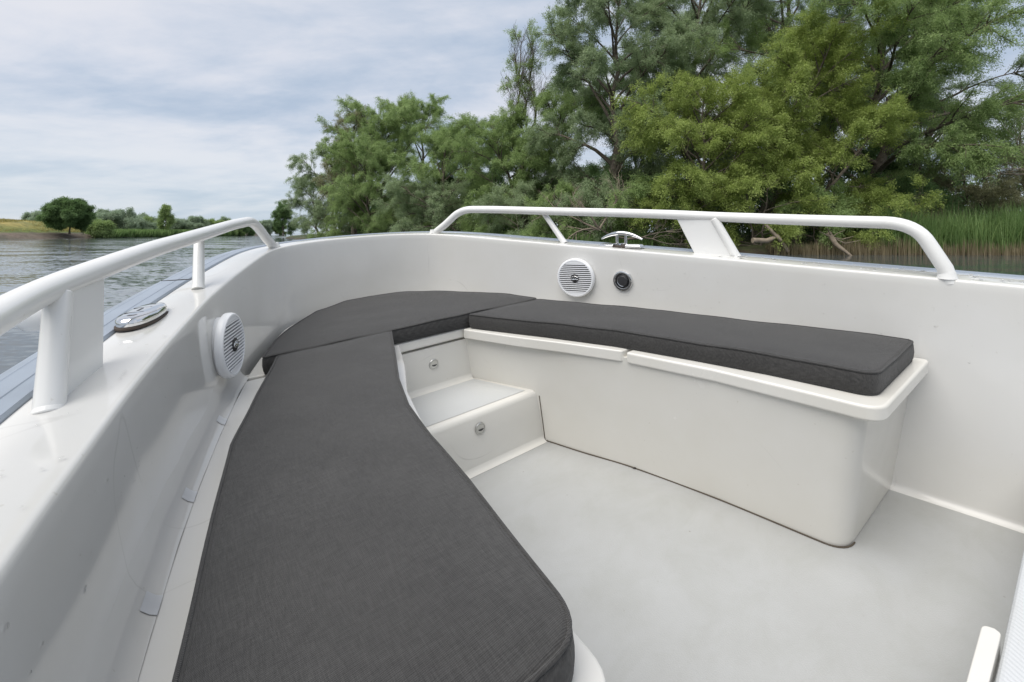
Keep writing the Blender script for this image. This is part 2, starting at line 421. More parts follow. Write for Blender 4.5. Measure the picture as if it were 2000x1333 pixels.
# ---- handrails
rail_c = [(.526, 2.165, .922), (.606, 1.985, .914), (.690, 1.765, .901), (.790, 1.490, .886), (.832, 1.370, .880), (.900, 1.140, .867),
          (.957, .947, .853), (.982, .72, .842), (.988, .56, .836), (.988, .43, .832)]
main = smooth_line(rail_c, 70)
def arc(p0, pc, p1, k=9):
    p0, pc, p1 = map(np.array, (p0, pc, p1))
    return [(1 - t) ** 2 * p0 + 2 * t * (1 - t) * pc + t * t * p1 for t in np.linspace(0, 1, k)]
path = [(.412, 2.342, .790), (.455, 2.277, .842)] + arc((.480, 2.238, .878), (.512, 2.196, .924), (.545, 2.12, .920))[:] + \
       [tuple(p) for p in main if p[1] < 2.09] + arc((.988, .42, .832), (.987, .345, .828), (.986, .318, .772)) + [(.985, .28, .70), (.985, .268, .655)]
for s in (1, -1):
    mb = MB(); mb.tube(mir(path, s), .0195, 20)
    for foot, d in (((.412, 2.342), zt(2.342)), ((.985, .275), zt(.275))):   # weld flares
        mb.lathe([(.0245, 0), (.0235, .003), (.0205, .012), (.019, .02)], Matrix.Translation((s * foot[0], foot[1], d - .001)), 20)
    hr = mb.build('handrail', M_rail, boat, smooth=50)
    mp_ = MB(); a = Vector((s * .727, 1.743, .889)); b = Vector((s * .747, 1.617, .735))
    mp_.tube([a, a.lerp(b, .5), a.lerp(b, .88), b], [.0155, .0165, .0172, .0195], 16, squash=.85)
    mp_.build('post', M_rail, hr, smooth=50)
    # wide raked plate with a round aft edge
    mp_ = MB()
    q = [(.9195, 1.028, .699), (.959, .874, .690), (.9475, .958, .846), (.911, 1.108, .858)]
    q = [Vector((s * x, y, z)) for x, y, z in q]
    nn = (q[1] - q[0]).cross(q[3] - q[0]).normalized() * .006
    mp_.prism([v - nn for v in q], [v + nn for v in q])
    e = [q[1], q[1].lerp(q[2], .5), q[2] + (q[2] - q[1]) * .0]
    mp_.tube([e[0] - (e[1] - e[0]) * .1, e[1], e[2]], [.0175, .0165, .0165], 16)
    mp_.tube([e[0] + Vector((0, 0, .0)), e[0].lerp(e[1], .12)], [.0205, .017], 16)
    mp_.build('strut', M_rail, hr, smooth=40, bevel=.003)
    if s == -1:     # small white lamp housing on the outboard side of the strut
        ml = MB(); Ml = Matrix.Translation((-.980, .985, .812)) @ Matrix.Rotation(rad(-90), 4, 'Y')
        ml.lathe([(.024, -.03), (.024, .0), (.0225, .009), (.018, .016), (.010, .021), (.0, .023)], Ml, 28)
        ml.build('lamp_housing', M_plast, hr, smooth=50)

# ---- speakers, socket
def wall_frame(L, z, s, off=0):
    h = .05; t = Vector((s * (wl(L + h) - wl(L - h)), 2 * h, 0)).normalized()
    inn = Vector((-t.y, t.x, 0)) if s > 0 else Vector((t.y, -t.x, 0))
    yv = Vector((0, 0, 1)); xv = yv.cross(inn).normalized()
    Mx = Matrix((xv, yv, inn)).transposed().to_4x4()
    return Matrix.Translation(Vector((s * (wl(L) - .006), L, z)) + inn * off) @ Mx
for s in (1, -1):
    a_ = rad(24); inn = Vector((-s * math.cos(a_), -math.sin(a_), 0)); yv = Vector((0, 0, 1)); xv = yv.cross(inn)
    Mx = Matrix.Translation(Vector((s * .682, 1.492, .585)) - inn * .015) @ Matrix((xv, yv, inn)).transposed().to_4x4() @ Matrix.Diagonal((1, 1, .72, 1))
    mb = MB(); mb.lathe([(.080, -.062), (.080, -.004), (.0905, -.003), (.0905, .012), (.089, .019), (.086, .0235), (.081, .0245), (.0795, .022), (.0785, .013), (.0, .013)], Mx, 64)
    sp = mb.build('speaker', M_plast, boat, smooth=30)
    mb = MB(); mb.lathe([(.0775, .0135), (.0, .0137)], Mx, 48); mb.build('speaker_cone', M_black, sp)
    mg = MB()
    k = 15
    for i in range(k):
        y = -.064 + .128 * i / (k - 1); hw = math.sqrt(max(.0795 ** 2 - y ** 2, 0)); hgt = .0040
        v = []
        for z_, yy in ((.0150, -hgt / 2), (.0235, -hgt / 2), (.0243, 0), (.0235, hgt / 2), (.0150, hgt / 2)):
            v.append((yy, z_))
        mg.rings([[Mx @ Vector((x, y + a, z_)) for a, z_ in v] for x in (-hw, -hw * .5, 0, hw * .5, hw)], True, True)
    for sg in (1, -1):    # solid caps above and below the slats
        pts = [(.0795 * math.cos(a), sg * .0795 * math.sin(a)) for a in np.linspace(rad(57.5), rad(122.5), 16)]
        mg.prism([Mx @ Vector((x, y, .0145)) for x, y in pts], [Mx @ Vector((x, y, .0235)) for x, y in pts])
    mg.build('grille', M_plast, sp, smooth=30)
    me_ = MB()            # little chrome emblem of interlocked loops on the grille
    me_.lathe([(.0195, .0235), (.0195, .0265), (.018, .0275), (.0, .0275)], Mx, 28)
    em = me_.build('emblem', M_black, sp)
    ml = MB()
    for cx, r in ((-.008, .0075), (.001, .0085), (.010, .007)):
        ml.tube([Mx @ Vector((cx + r * math.cos(a), .8 * r * math.sin(a) + (.002 if cx == .001 else 0), .0285)) for a in np.linspace(rad(20), rad(330), 20)], .0022, 6)
    ml.build('emblem_loops', M_chrome, em)

Mx = wall_frame(1.285, .583, 1)
mb = MB(); mb.lathe([(.0455, -.003), (.0455, .004), (.043, .009), (.037, .011), (.033, .010), (.029, .004), (.026, .002), (.0, .002)], Mx, 48)
so = mb.build('socket', M_chrome, boat, smooth=40)
mb = MB(); mb.lathe([(.0225, .0022), (.0225, .010), (.0205, .0125), (.0, .013)], Mx, 32); mb.build('socket_cap', M_black, so)

# ---- pop-up cleats: the starboard one raised, the port one folded down
def cleat_frame(s, L, off=.062):
    h = .05; t = Vector((s * (wl(L + h) - wl(L - h)), 2 * h, 0)).normalized()
    sd = Vector((t.y, -t.x, 0)) * s
    Mx = Matrix((t, Vector((-t.y, t.x, 0)), Vector((0, 0, 1)))).transposed().to_4x4()
    return Matrix.Translation(Vector((s * wl(L), L, zt(L) + .002)) + sd * off) @ Mx
def oval(a, b, z, M, k=40, p=2.3):
    out = []
    for i in range(k):
        t = 2 * math.pi * i / k; c, s_ = math.cos(t), math.sin(t)
        out.append(M @ Vector((a * math.copysign(abs(c) ** (2 / p), c), b * math.copysign(abs(s_) ** (2 / p), s_), z)))
    return out
Mc = cleat_frame(-1, 1.305, .098)
mb = MB(); mb.rings([oval(.101, .039, -.002, Mc), oval(.101, .039, .002, Mc), oval(.100, .038, .003, Mc)])
cl = mb.build('cleat', M_dark, boat, smooth=40); tag(cl, 'pop-up cleat folded flat into the gunwale')
mb = MB(); mb.rings([oval(.097, .035, .003, Mc), oval(.099, .037, .010, Mc), oval(.098, .036, .0155, Mc), oval(.093, .032, .0205, Mc), oval(.080, .023, .0228, Mc), oval(.03, .012, .0235, Mc)])
co = mb.build('cover', M_chrome, cl, smooth=60)
mb = MB()
for x in (-.030, .026):
    mb.box(Mc @ Vector((x, .006, .0225)), (.006, .034, .002), Mc.to_3x3())
for x in (-.062, .062):
    mb.lathe([(.009, 0), (.009, .0016), (.0, .0016)], Mc @ Matrix.Translation((x, .0, .0215)), 20)
mb.box(Mc @ Vector((0, .004, .0232)), (.030, .005, .0016), Mc.to_3x3())
mb.build('slot', M_black, cl)
Mc = cleat_frame(1, 1.318)
mb = MB()
for sx in (-1, 1):
    mb.rings([[Mc @ Vector((sx * x, y, z)) for x, y, z in ((.030, -w_, h), (.098 - e, -w_ * .8, h), (.104 - e, 0, h), (.098 - e, w_ * .8, h), (.030, w_, h))]
              for w_, h, e in ((.032, 0, 0), (.033, .009, 0), (.028, .015, .005), (.02, .017, .012))])
mb.box(Mc @ Vector((0, -.026, .009)), (.024, .014, .014), Mc.to_3x3())
cl = mb.build('cleat', M_chrome, boat, smooth=40, bevel=.002); tag(cl, 'pop-up cleat raised on its two legs')
mb = MB(); mb.box(Mc @ Vector((0, 0, .004)), (.062, .05, .006), Mc.to_3x3()); mb.build('well', M_dark, cl)
mb = MB()
hp = [Mc @ Vector((x, 0, 0.064 - .026 * (abs(x) / .096) ** 2)) for x in np.linspace(-.098, .098, 21)]
hr_ = [.0035 + .0065 * math.cos(math.pi / 2 * (i - 10) / 10.6) for i in range(21)]
mb.tube(hp, hr_, 12)
mb.build('horn', M_chrome, cl, smooth=60)
for x in (-.021, .021):
    mb = MB(); mb.tube([Mc @ Vector((x, 0, .0)), Mc @ Vector((x, 0, .062))], .0062, 14); mb.build('leg', M_chrome, cl, smooth=50)

# ---- step up to the helm deck behind the camera, with a moulded white edge strip
mb = MB()
mb.prism([(-.42, -.75, .003), (.975, -.75, .003), (.975, .087, .003), (-.42, .087, .003)],
         [(-.42, -.75, .20), (.975, -.75, .20), (.975, .083, .20), (-.42, .083, .20)])
def pad_mat():
    m = gelcoat('ribbed_nonskid', (.54, .555, .57), .4, .04, 0.); nt = m.node_tree; L = nt.links.new
    tc = node(nt, 'ShaderNodeTexCoord'); mp = node(nt, 'ShaderNodeMapping'); mp.inputs['Rotation'].default_value = (0, 0, rad(35))
    L(tc.outputs['Object'], mp.inputs[0]); w = node(nt, 'ShaderNodeTexWave', Scale=38.0, Distortion=.1); L(mp.outputs[0], w.inputs['Vector'])
    bp = node(nt, 'ShaderNodeBump', Strength=.3, Distance=.003); L(w.outputs['Fac'], bp.inputs['Height'])
    L(bp.outputs[0], nt.nodes['Principled BSDF'].inputs['Normal']); return m
M_pad = pad_mat()
ah = mb.build('helm_step', M_pad, boat, smooth=0, bevel=.008)
mb = MB(); ol = rounded([(-.40, .092), (-.40, .108), (.226, .108, .014), (.226, .086, .008), (.20, .086)], 0, 6)
mb.prism([(x, y, .165) for x, y in ol], [(x, y, .207) for x, y in ol]); mb.build('edge_strip', M_bench, ah, smooth=40, bevel=.004)

# ---- rain drops on the gunwale and walls
rnd = random.Random(4)
mb = MB()
def drop(c, n, r, h):
    n = Vector(n).normalized(); u = n.orthogonal().normalized(); w = n.cross(u); c = Vector(c)
    el = rnd.uniform(.7, 1.3)
    rings = [[c + (u * math.cos(a) * el + w * math.sin(a)) * r * q + n * h * z for a in (2 * math.pi * k / 10 for k in range(10))] for q, z in ((1, 0), (.85, .55), (.5, .9), (.12, 1.))]
    mb.rings(rings, False, True)
for k in range(90):
    L0 = rnd.uniform(.0, .95) if k < 70 else rnd.uniform(.9, 2.2); o = rnd.uniform(.02, .11)
    drop((wl(L0) + o, L0, zt(L0) + .0035), (0, 0, 1), rnd.uniform(.002, .007) if k < 70 else rnd.uniform(.0015, .003), .0016)
for k in range(70):
    L0 = rnd.uniform(.45, 1.6); o = rnd.uniform(.015, .11)
    if rnd.random() < .5: drop((-wl(L0) - o, L0, zt(L0) + .0035), (0, 0, 1), rnd.uniform(.001, .0028), .001)
    else: drop((-wl(L0) + .0035, L0, zt(L0) - rnd.uniform(.03, .13)), (1, 0, 0), rnd.uniform(.001, .0022), .001)
for k in range(60):
    L0 = rnd.uniform(.1, 1.3); z_ = zt(L0) - rnd.uniform(.04, .25)
    drop((wl(L0) - .0045, L0, z_), (-1, 0, 0), rnd.uniform(.001, .0025), .001)
tag(mb.build('rain_drops', M_drop, boat, smooth=60), kind='stuff')

# ------------------------------------------------------------------ cushions (loose things on the boat)
def poly_offset(P, d):
    P = np.array(P); n = len(P); out = []
    area = sum(P[i][0] * P[(i + 1) % n][1] - P[(i + 1) % n][0] * P[i][1] for i in range(n)); sg = 1 if area > 0 else -1
    for i in range(n):
        a, b, c = P[i - 1], P[i], P[(i + 1) % n]
        e1 = (b - a) / max(np.linalg.norm(b - a), 1e-9); e2 = (c - b) / max(np.linalg.norm(c - b), 1e-9)
        n1 = np.array([-e1[1], e1[0]]) * sg; n2 = np.array([-e2[1], e2[0]]) * sg
        m = n1 + n2; m /= max(np.linalg.norm(m), 1e-9); k = max(m @ n1, .5)
        out.append(b + m * d / k)
    return np.array(out)
def resample_closed(P, step=.012):
    P = np.array(P); Q = np.vstack([P, P[:1]]); s = np.concatenate([[0], np.cumsum(np.linalg.norm(np.diff(Q, axis=0), axis=1))])
    n = int(s[-1] / step); q = np.linspace(0, s[-1], n, endpoint=False)
    return np.stack([np.interp(q, s, Q[:, 0]), np.interp(q, s, Q[:, 1])], 1)
def cushion(name, outline, zb, ztop, label, seed):
    P = resample_closed(outline); rings = []; n = len(P)
    rr = np.random.default_rng(seed)
    wob = sum(a * np.sin(2 * np.pi * np.arange(n) * f / n + p) for a, f, p in zip((.0010, .0008, .0006), (5, 11, 17), rr.uniform(0, 6, 3)))
    def ring(d, z, wz=0):
        Q = poly_offset(P, d); return [(x, y, z + wz * w) for (x, y), w in zip(Q, wob)]
    H = ztop - zb
    prof = [(.010, zb), (.003, zb + .003), (-.001, zb + .012), (-.003, zb + H * .5), (-.001, ztop - .010), (.0025, ztop - .0035), (.0045, ztop - .003),
            (.009, ztop - .0003)]
    rings = [ring(d, z, .9 if i > 3 else 0) for i, (d, z) in enumerate(prof)]
    m = MB(); m.rings(rings, True, False)
    # top panel: triangulated with inner points, slightly crowned and uneven
    last = rings[-1]; bx = np.array([p[:2] for p in last]); lo, hi = bx.min(0), bx.max(0)
    def dist(q):
        a_, b_ = bx, np.roll(bx, -1, 0); e = b_ - a_; t = np.clip(((q - a_) * e).sum(1) / np.maximum((e * e).sum(1), 1e-12), 0, 1)
        return np.sqrt((((a_ + e * t[:, None]) - q) ** 2).sum(1).min())
    def inside(q):
        a_, b_ = bx, np.roll(bx, -1, 0); c_ = (a_[:, 1] > q[1]) != (b_[:, 1] > q[1])
        xs = (b_[:, 0] - a_[:, 0]) * (q[1] - a_[:, 1]) / np.where(abs(b_[:, 1] - a_[:, 1]) < 1e-12, 1e-12, b_[:, 1] - a_[:, 1]) + a_[:, 0]
        return (c_ & (q[0] < xs)).sum() % 2 == 1
    inner = []; g = .022
    for iy, yy in enumerate(np.arange(lo[1], hi[1], g)):
        for xx in np.arange(lo[0] + (iy % 2) * g / 2, hi[0], g):
            q = np.array([xx, yy])
            if inside(q) and dist(q) > .012: inner.append(q)
    from mathutils.geometry import delaunay_2d_cdt
    vin = [Vector(p[:2]) for p in last] + [Vector(q) for q in inner]
    vo, eo, fo, _, _, _ = delaunay_2d_cdt(vin, [], [list(range(n))], 1, 1e-6)
    zl = [p[2] for p in last]; vz = []
    for q in vo:
        qa = np.array(q); dd = dist(qa); t = min(dd / .09, 1); k_ = np.argmin(((bx - qa) ** 2).sum(1))
        vz.append((q[0], q[1], zl[k_] * (1 - t) + ztop * t + .006 * (1 - (1 - t) ** 2) + 0.0038 * t * noise.noise((q[0] * 7, q[1] * 7, seed)) - (0.0003 if dd < 1e-5 else 0)))
    m.add(vz, [tuple(f) for f in fo])
    o = m.build(name, M_fab, None, smooth=60)
    pm = MB(); q = ring(.0015, ztop - .003, .9); q.append(q[0]); q.append(q[1]); pm.tube(q, .0028, 8, caps=False)
    pm.build('piping', M_fab, o, smooth=60)
    pm = MB(); q = ring(.003, zb + .005); q.append(q[0]); q.append(q[1]); pm.tube(q, .0024, 8, caps=False)
    pm.build('piping', M_fab, o, smooth=60)
    o.matrix_world = BOAT
    tag(o, label, 'cushion', 'charcoal cushions of the bow seating')
    return o
cs = [(.163, 1.607, .012), (.225, 1.455), (.300, 1.275), (.394, 1.023), (.454, .771), (.496, .564), (.514, .42), (.524, .325, .045), (.905, .328, .03),
      (.897, .42), (.844, .624), (.740, 1.053), (.642, 1.36), (.555, 1.611, .02)]
cp = [(-.169, 1.612, .012), (-.215, 1.489), (-.280, 1.315), (-.346, 1.14), (-.395, .975), (-.423, .803), (-.441, .64), (-.459, .534), (-.474, .44), (-.492, .322, .055),
      (-.895, .330, .03), (-.868, .44), (-.843, .549), (-.820, .666), (-.789, .832), (-.742, 1.056), (-.668, 1.28), (-.59, 1.51), (-.558, 1.613, .012)]
cb = [(-.600, 1.622, .015), (.560, 1.622, .015), (.535, 1.80), (.465, 1.958), (.380, 2.11), (.317, 2.205), (.178, 2.322, .06), (0, 2.345), (-.101, 2.335, .03), (-.283, 2.200), (-.447, 1.971), (-.529, 1.816)]
cushion('seat_cushion', rounded(cs, 0, 7), .4325, .494, 'long grey seat cushion on the lidded bench facing the camera', 1)
cushion('seat_cushion', rounded(cp, 0, 7), .4325, .494, 'large grey seat cushion nearest the camera along the shaded wall', 2)
cushion('seat_cushion', rounded(cb, 0, 7), .4325, .494, 'curved grey corner cushion filling the bow above the latched steps', 3)

# a wet twig caught on the port gunwale
mb = MB(); p = [W(q) for q in ((-.832, 1.742, .761), (-.806, 1.732, .760), (-.780, 1.722, .7595), (-.748, 1.708, .759))]
mb.tube(p, [.0008, .0013, .0015, .0007], 6)
tag(mb.build('twig', M_twig), 'thin dark twig lying across the gunwale beside the rail post', 'twig')
mb = MB(); mb.tube([W((.418, .982, .004)), W((.424, .976, .006)), W((.429, .974, .004))], [.0008, .0032, .0006], 6, squash=.4)
tag(mb.build('leaf_scrap', M_twig), 'tiny dark leaf scrap on the floor at the foot of the long bench', 'leaf')

# ------------------------------------------------------------------ water and banks
def water_mat():
    m, nt, b = mat('river_water'); L = nt.links.new
    tc = node(nt, 'ShaderNodeTexCoord')
    b.inputs['Base Color'].default_value = (.062, .078, .086, 1); b.inputs['Roughness'].default_value = .07; b.inputs['IOR'].default_value = 1.38
    mp = node(nt, 'ShaderNodeMapping'); mp.inputs['Rotation'].default_value = (0, 0, rad(25)); mp.inputs['Scale'].default_value = (1.0, 2.0, 1)
    L(tc.outputs['Object'], mp.inputs[0])
    a = node(nt, 'ShaderNodeTexNoise', Scale=4.2, Detail=5.0, Roughness=.6); L(mp.outputs[0], a.inputs['Vector'])
    c = node(nt, 'ShaderNodeTexNoise', Scale=.22, Detail=3.0); L(mp.outputs[0], c.inputs['Vector'])
    sx = node(nt, 'ShaderNodeSeparateXYZ'); L(tc.outputs['Object'], sx.inputs[0])
    big = node(nt, 'ShaderNodeTexNoise', Scale=.06, Detail=2.0); L(tc.outputs['Object'], big.inputs['Vector'])
    bb = node(nt, 'ShaderNodeMath', operation='MULTIPLY_ADD'); bb.inputs[1].default_value = 14.; L(big.outputs['Fac'], bb.inputs[0]); L(sx.outputs['X'], bb.inputs[2])
    # breezy in midstream, calm under the wooded bank
    mr = node(nt, 'ShaderNodeMapRange'); mr.inputs['From Min'].default_value = -12.; mr.inputs['From Max'].default_value = 14.
    mr.inputs['To Min'].default_value = .50; mr.inputs['To Max'].default_value = .12; L(bb.outputs[0], mr.inputs[0])
    def centred(n_, k):
        q = node(nt, 'ShaderNodeVectorMath', operation='SUBTRACT'); q.inputs[1].default_value = (.5, .5, .5); L(n_.outputs['Color'], q.inputs[0])
        v = node(nt, 'ShaderNodeVectorMath', operation='MULTIPLY'); v.inputs[1].default_value = (k, k, 0); L(q.outputs[0], v.inputs[0]); return v
    va, vc = centred(a, 1.), centred(c, .6)
    ad = node(nt, 'ShaderNodeVectorMath', operation='ADD'); L(va.outputs[0], ad.inputs[0]); L(vc.outputs[0], ad.inputs[1])
    scl = node(nt, 'ShaderNodeVectorMath', operation='SCALE'); L(ad.outputs[0], scl.inputs[0]); L(mr.outputs[0], scl.inputs['Scale'])
    upv = node(nt, 'ShaderNodeVectorMath', operation='ADD'); upv.inputs[1].default_value = (0, 0, 1); L(scl.outputs[0], upv.inputs[0])
    nn = node(nt, 'ShaderNodeVectorMath', operation='NORMALIZE'); L(upv.outputs[0], nn.inputs[0]); L(nn.outputs[0], b.inputs['Normal'])
    return m
mb = MB(); S = 1500; mb.add([(-S, -S, 0), (S, -S, 0), (S, S, 0), (-S, S, 0)], [(0, 1, 2, 3)])
tag(mb.build('water', water_mat(), smooth=0), kind='structure')

def bank_mat(name, low, mid, high, z1, z2):
    m, nt, b = mat(name); L = nt.links.new
    g = node(nt, 'ShaderNodeNewGeometry'); sx = node(nt, 'ShaderNodeSeparateXYZ'); L(g.outputs['Position'], sx.inputs[0])
    n = node(nt, 'ShaderNodeTexNoise', Scale=.8, Detail=8.0, Roughness=.7); L(g.outputs['Position'], n.inputs['Vector'])
    n2 = node(nt, 'ShaderNodeTexNoise', Scale=.16, Detail=5.0); L(g.outputs['Position'], n2.inputs['Vector'])
    ad = node(nt, 'ShaderNodeMath', operation='MULTIPLY_ADD'); ad.inputs[1].default_value = 1.2; L(n.outputs['Fac'], ad.inputs[0]); L(sx.outputs['Z'], ad.inputs[2])
    mr = node(nt, 'ShaderNodeMapRange'); mr.inputs['From Min'].default_value = z1; mr.inputs['From Max'].default_value = z2; L(ad.outputs[0], mr.inputs[0])
    r = ramp(nt, mr.outputs[0], [(.0, low), (.25, low), (.36, mid), (1., high)])
    r2 = ramp(nt, n2.outputs['Fac'], [(.35, (.6, .7, .6)), (.65, (1.25, 1.15, 1.1))])
    r3 = ramp(nt, n.outputs['Fac'], [(.3, (.6, .6, .6)), (.7, (1.3, 1.3, 1.3))])
    a = node(nt, 'ShaderNodeMix', data_type='RGBA', blend_type='MULTIPLY'); a.inputs[0].default_value = 1.; L(r.outputs[0], a.inputs[6]); L(r2.outputs[0], a.inputs[7])
    c = node(nt, 'ShaderNodeMix', data_type='RGBA', blend_type='MULTIPLY'); c.inputs[0].default_value = 1.; L(a.outputs[2], c.inputs[6]); L(r3.outputs[0], c.inputs[7])
    L(c.outputs[2], b.inputs['Base Color']); b.inputs['Roughness'].default_value = .9
    bp = node(nt, 'ShaderNodeBump', Strength=.8, Distance=.4); L(n.outputs['Fac'], bp.inputs['Height']); L(bp.outputs[0], b.inputs['Normal'])
    return m
def bank(name, line, inland, rows, m, seed, rough=.15):
    P = smooth_line(line, 160); mb = MB(); rings = []
    for i, p in enumerate(P):
        d = np.array(inland(p)); d = d / np.linalg.norm(d); row = []
        for off, zf in rows:
            z = zf(p) if callable(zf) else zf
            w = (noise.noise((p[0] * .35 + seed, p[1] * .35, off * .3)) * min(off, 6) * .35) if off < 200 else 0
            zz = z + rough * noise.noise((p[0] * .5, p[1] * .5 + seed, off)) * (1 if off > .4 else 0) * max(1, z)
            row.append((p[0] + d[0] * (off + w), p[1] + d[1] * (off + w), zz))
        rings.append(row)
    mb.rings(rings, False, False, closed=False)
    return tag(mb.build(name, m, smooth=80), kind='structure')
right_line = [(140, 10), (60, 22.5), (27, 26.6), (18, 27.2), (10.5, 27.8), (4, 32), (-4, 43), (-14, 55), (-26, 68), (-40, 86), (-54, 108), (-66, 140), (-78, 190), (-120, 300), (-300, 700)]
bank('river_bank', right_line, lambda p: (.72, .70), [(-1.5, -.5), (0, -.05), (.5, .25), (1.5, .5), (4, .75), (12, 1.0), (40, 1.3), (900, 1.6)],
     bank_mat('bank_soil', (.05, .040, .025), (.05, .060, .022), (.075, .095, .03), .2, 2.2), 3)
left_line = [(-105, -60), (-101, 30), (-100, 88), (-102, 110), (-103, 128), (-107, 160), (-116, 200), (-132, 250), (-190, 340), (-420, 800)]
crest = lambda p: float(np.interp(p[1], [60, 100, 112, 125, 150, 220], [4.2, 4.1, 3.6, 2.4, 1.9, 1.7]))
bank('far_bank', left_line, lambda p: (-1, .25), [(-2, -.5), (0, -.05), (1.2, .5), (2.5, 1.05), (4.0, 1.35), (6, lambda p: 1.3 + .25 * (crest(p) - 1.3)), (10, lambda p: 1.3 + .65 * (crest(p) - 1.3)),
     (15, lambda p: crest(p)), (25, lambda p: crest(p) + .2), (60, lambda p: crest(p) - .4), (900, 2.0)],
     bank_mat('dike_grass', (.125, .105, .085), (.11, .15, .035), (.30, .25, .085), .9, 4.3), 9)

# ------------------------------------------------------------------ plants
def leaf_mesh(name, pos, axis, length, width, m, parent=None, rng=None, fold=.25, face=None):
    """one mesh of many small leaves: each leaf is a kinked rhombus"""
    n = len(pos); axis = axis / np.maximum(np.linalg.norm(axis, axis=1), 1e-6)[:, None]
    q = rng.normal(size=(n, 3)) * .6 + (face if face is not None else np.array([0, 0, .7]))   # leaves turn their faces up and outward
    side = np.cross(axis, q); side /= np.maximum(np.linalg.norm(side, axis=1), 1e-6)[:, None]
    up = np.cross(side, axis)
    l = length[:, None]; w = width[:, None]
    v = np.empty((n, 4, 3)); v[:, 0] = pos; v[:, 1] = pos + axis * l * .45 + side * w * .5 + up * w * fold
    v[:, 2] = pos + axis * l; v[:, 3] = pos + axis * l * .5 - side * w * .5 + up * w * fold
    me = bpy.data.meshes.new(name); me.vertices.add(4 * n); me.vertices.foreach_set('co', v.reshape(-1).astype(np.float32))
    me.loops.add(4 * n); me.loops.foreach_set('vertex_index', np.arange(4 * n, dtype=np.int32))
    me.polygons.add(n); me.polygons.foreach_set('loop_start', np.arange(0, 4 * n, 4, dtype=np.int32))
    me.update(calc_edges=True); me.materials.append(m)
    o = bpy.data.objects.new(name, me); C.objects.link(o)
    if parent: o.parent = parent
    return o

def vrot(rng, d, ang):
    """tilt unit vector d by about ang in a random direction"""
    q = rng.normal(size=3); q -= d * (q @ d); q /= np.linalg.norm(q)
    return d * math.cos(ang) + q * math.sin(ang)

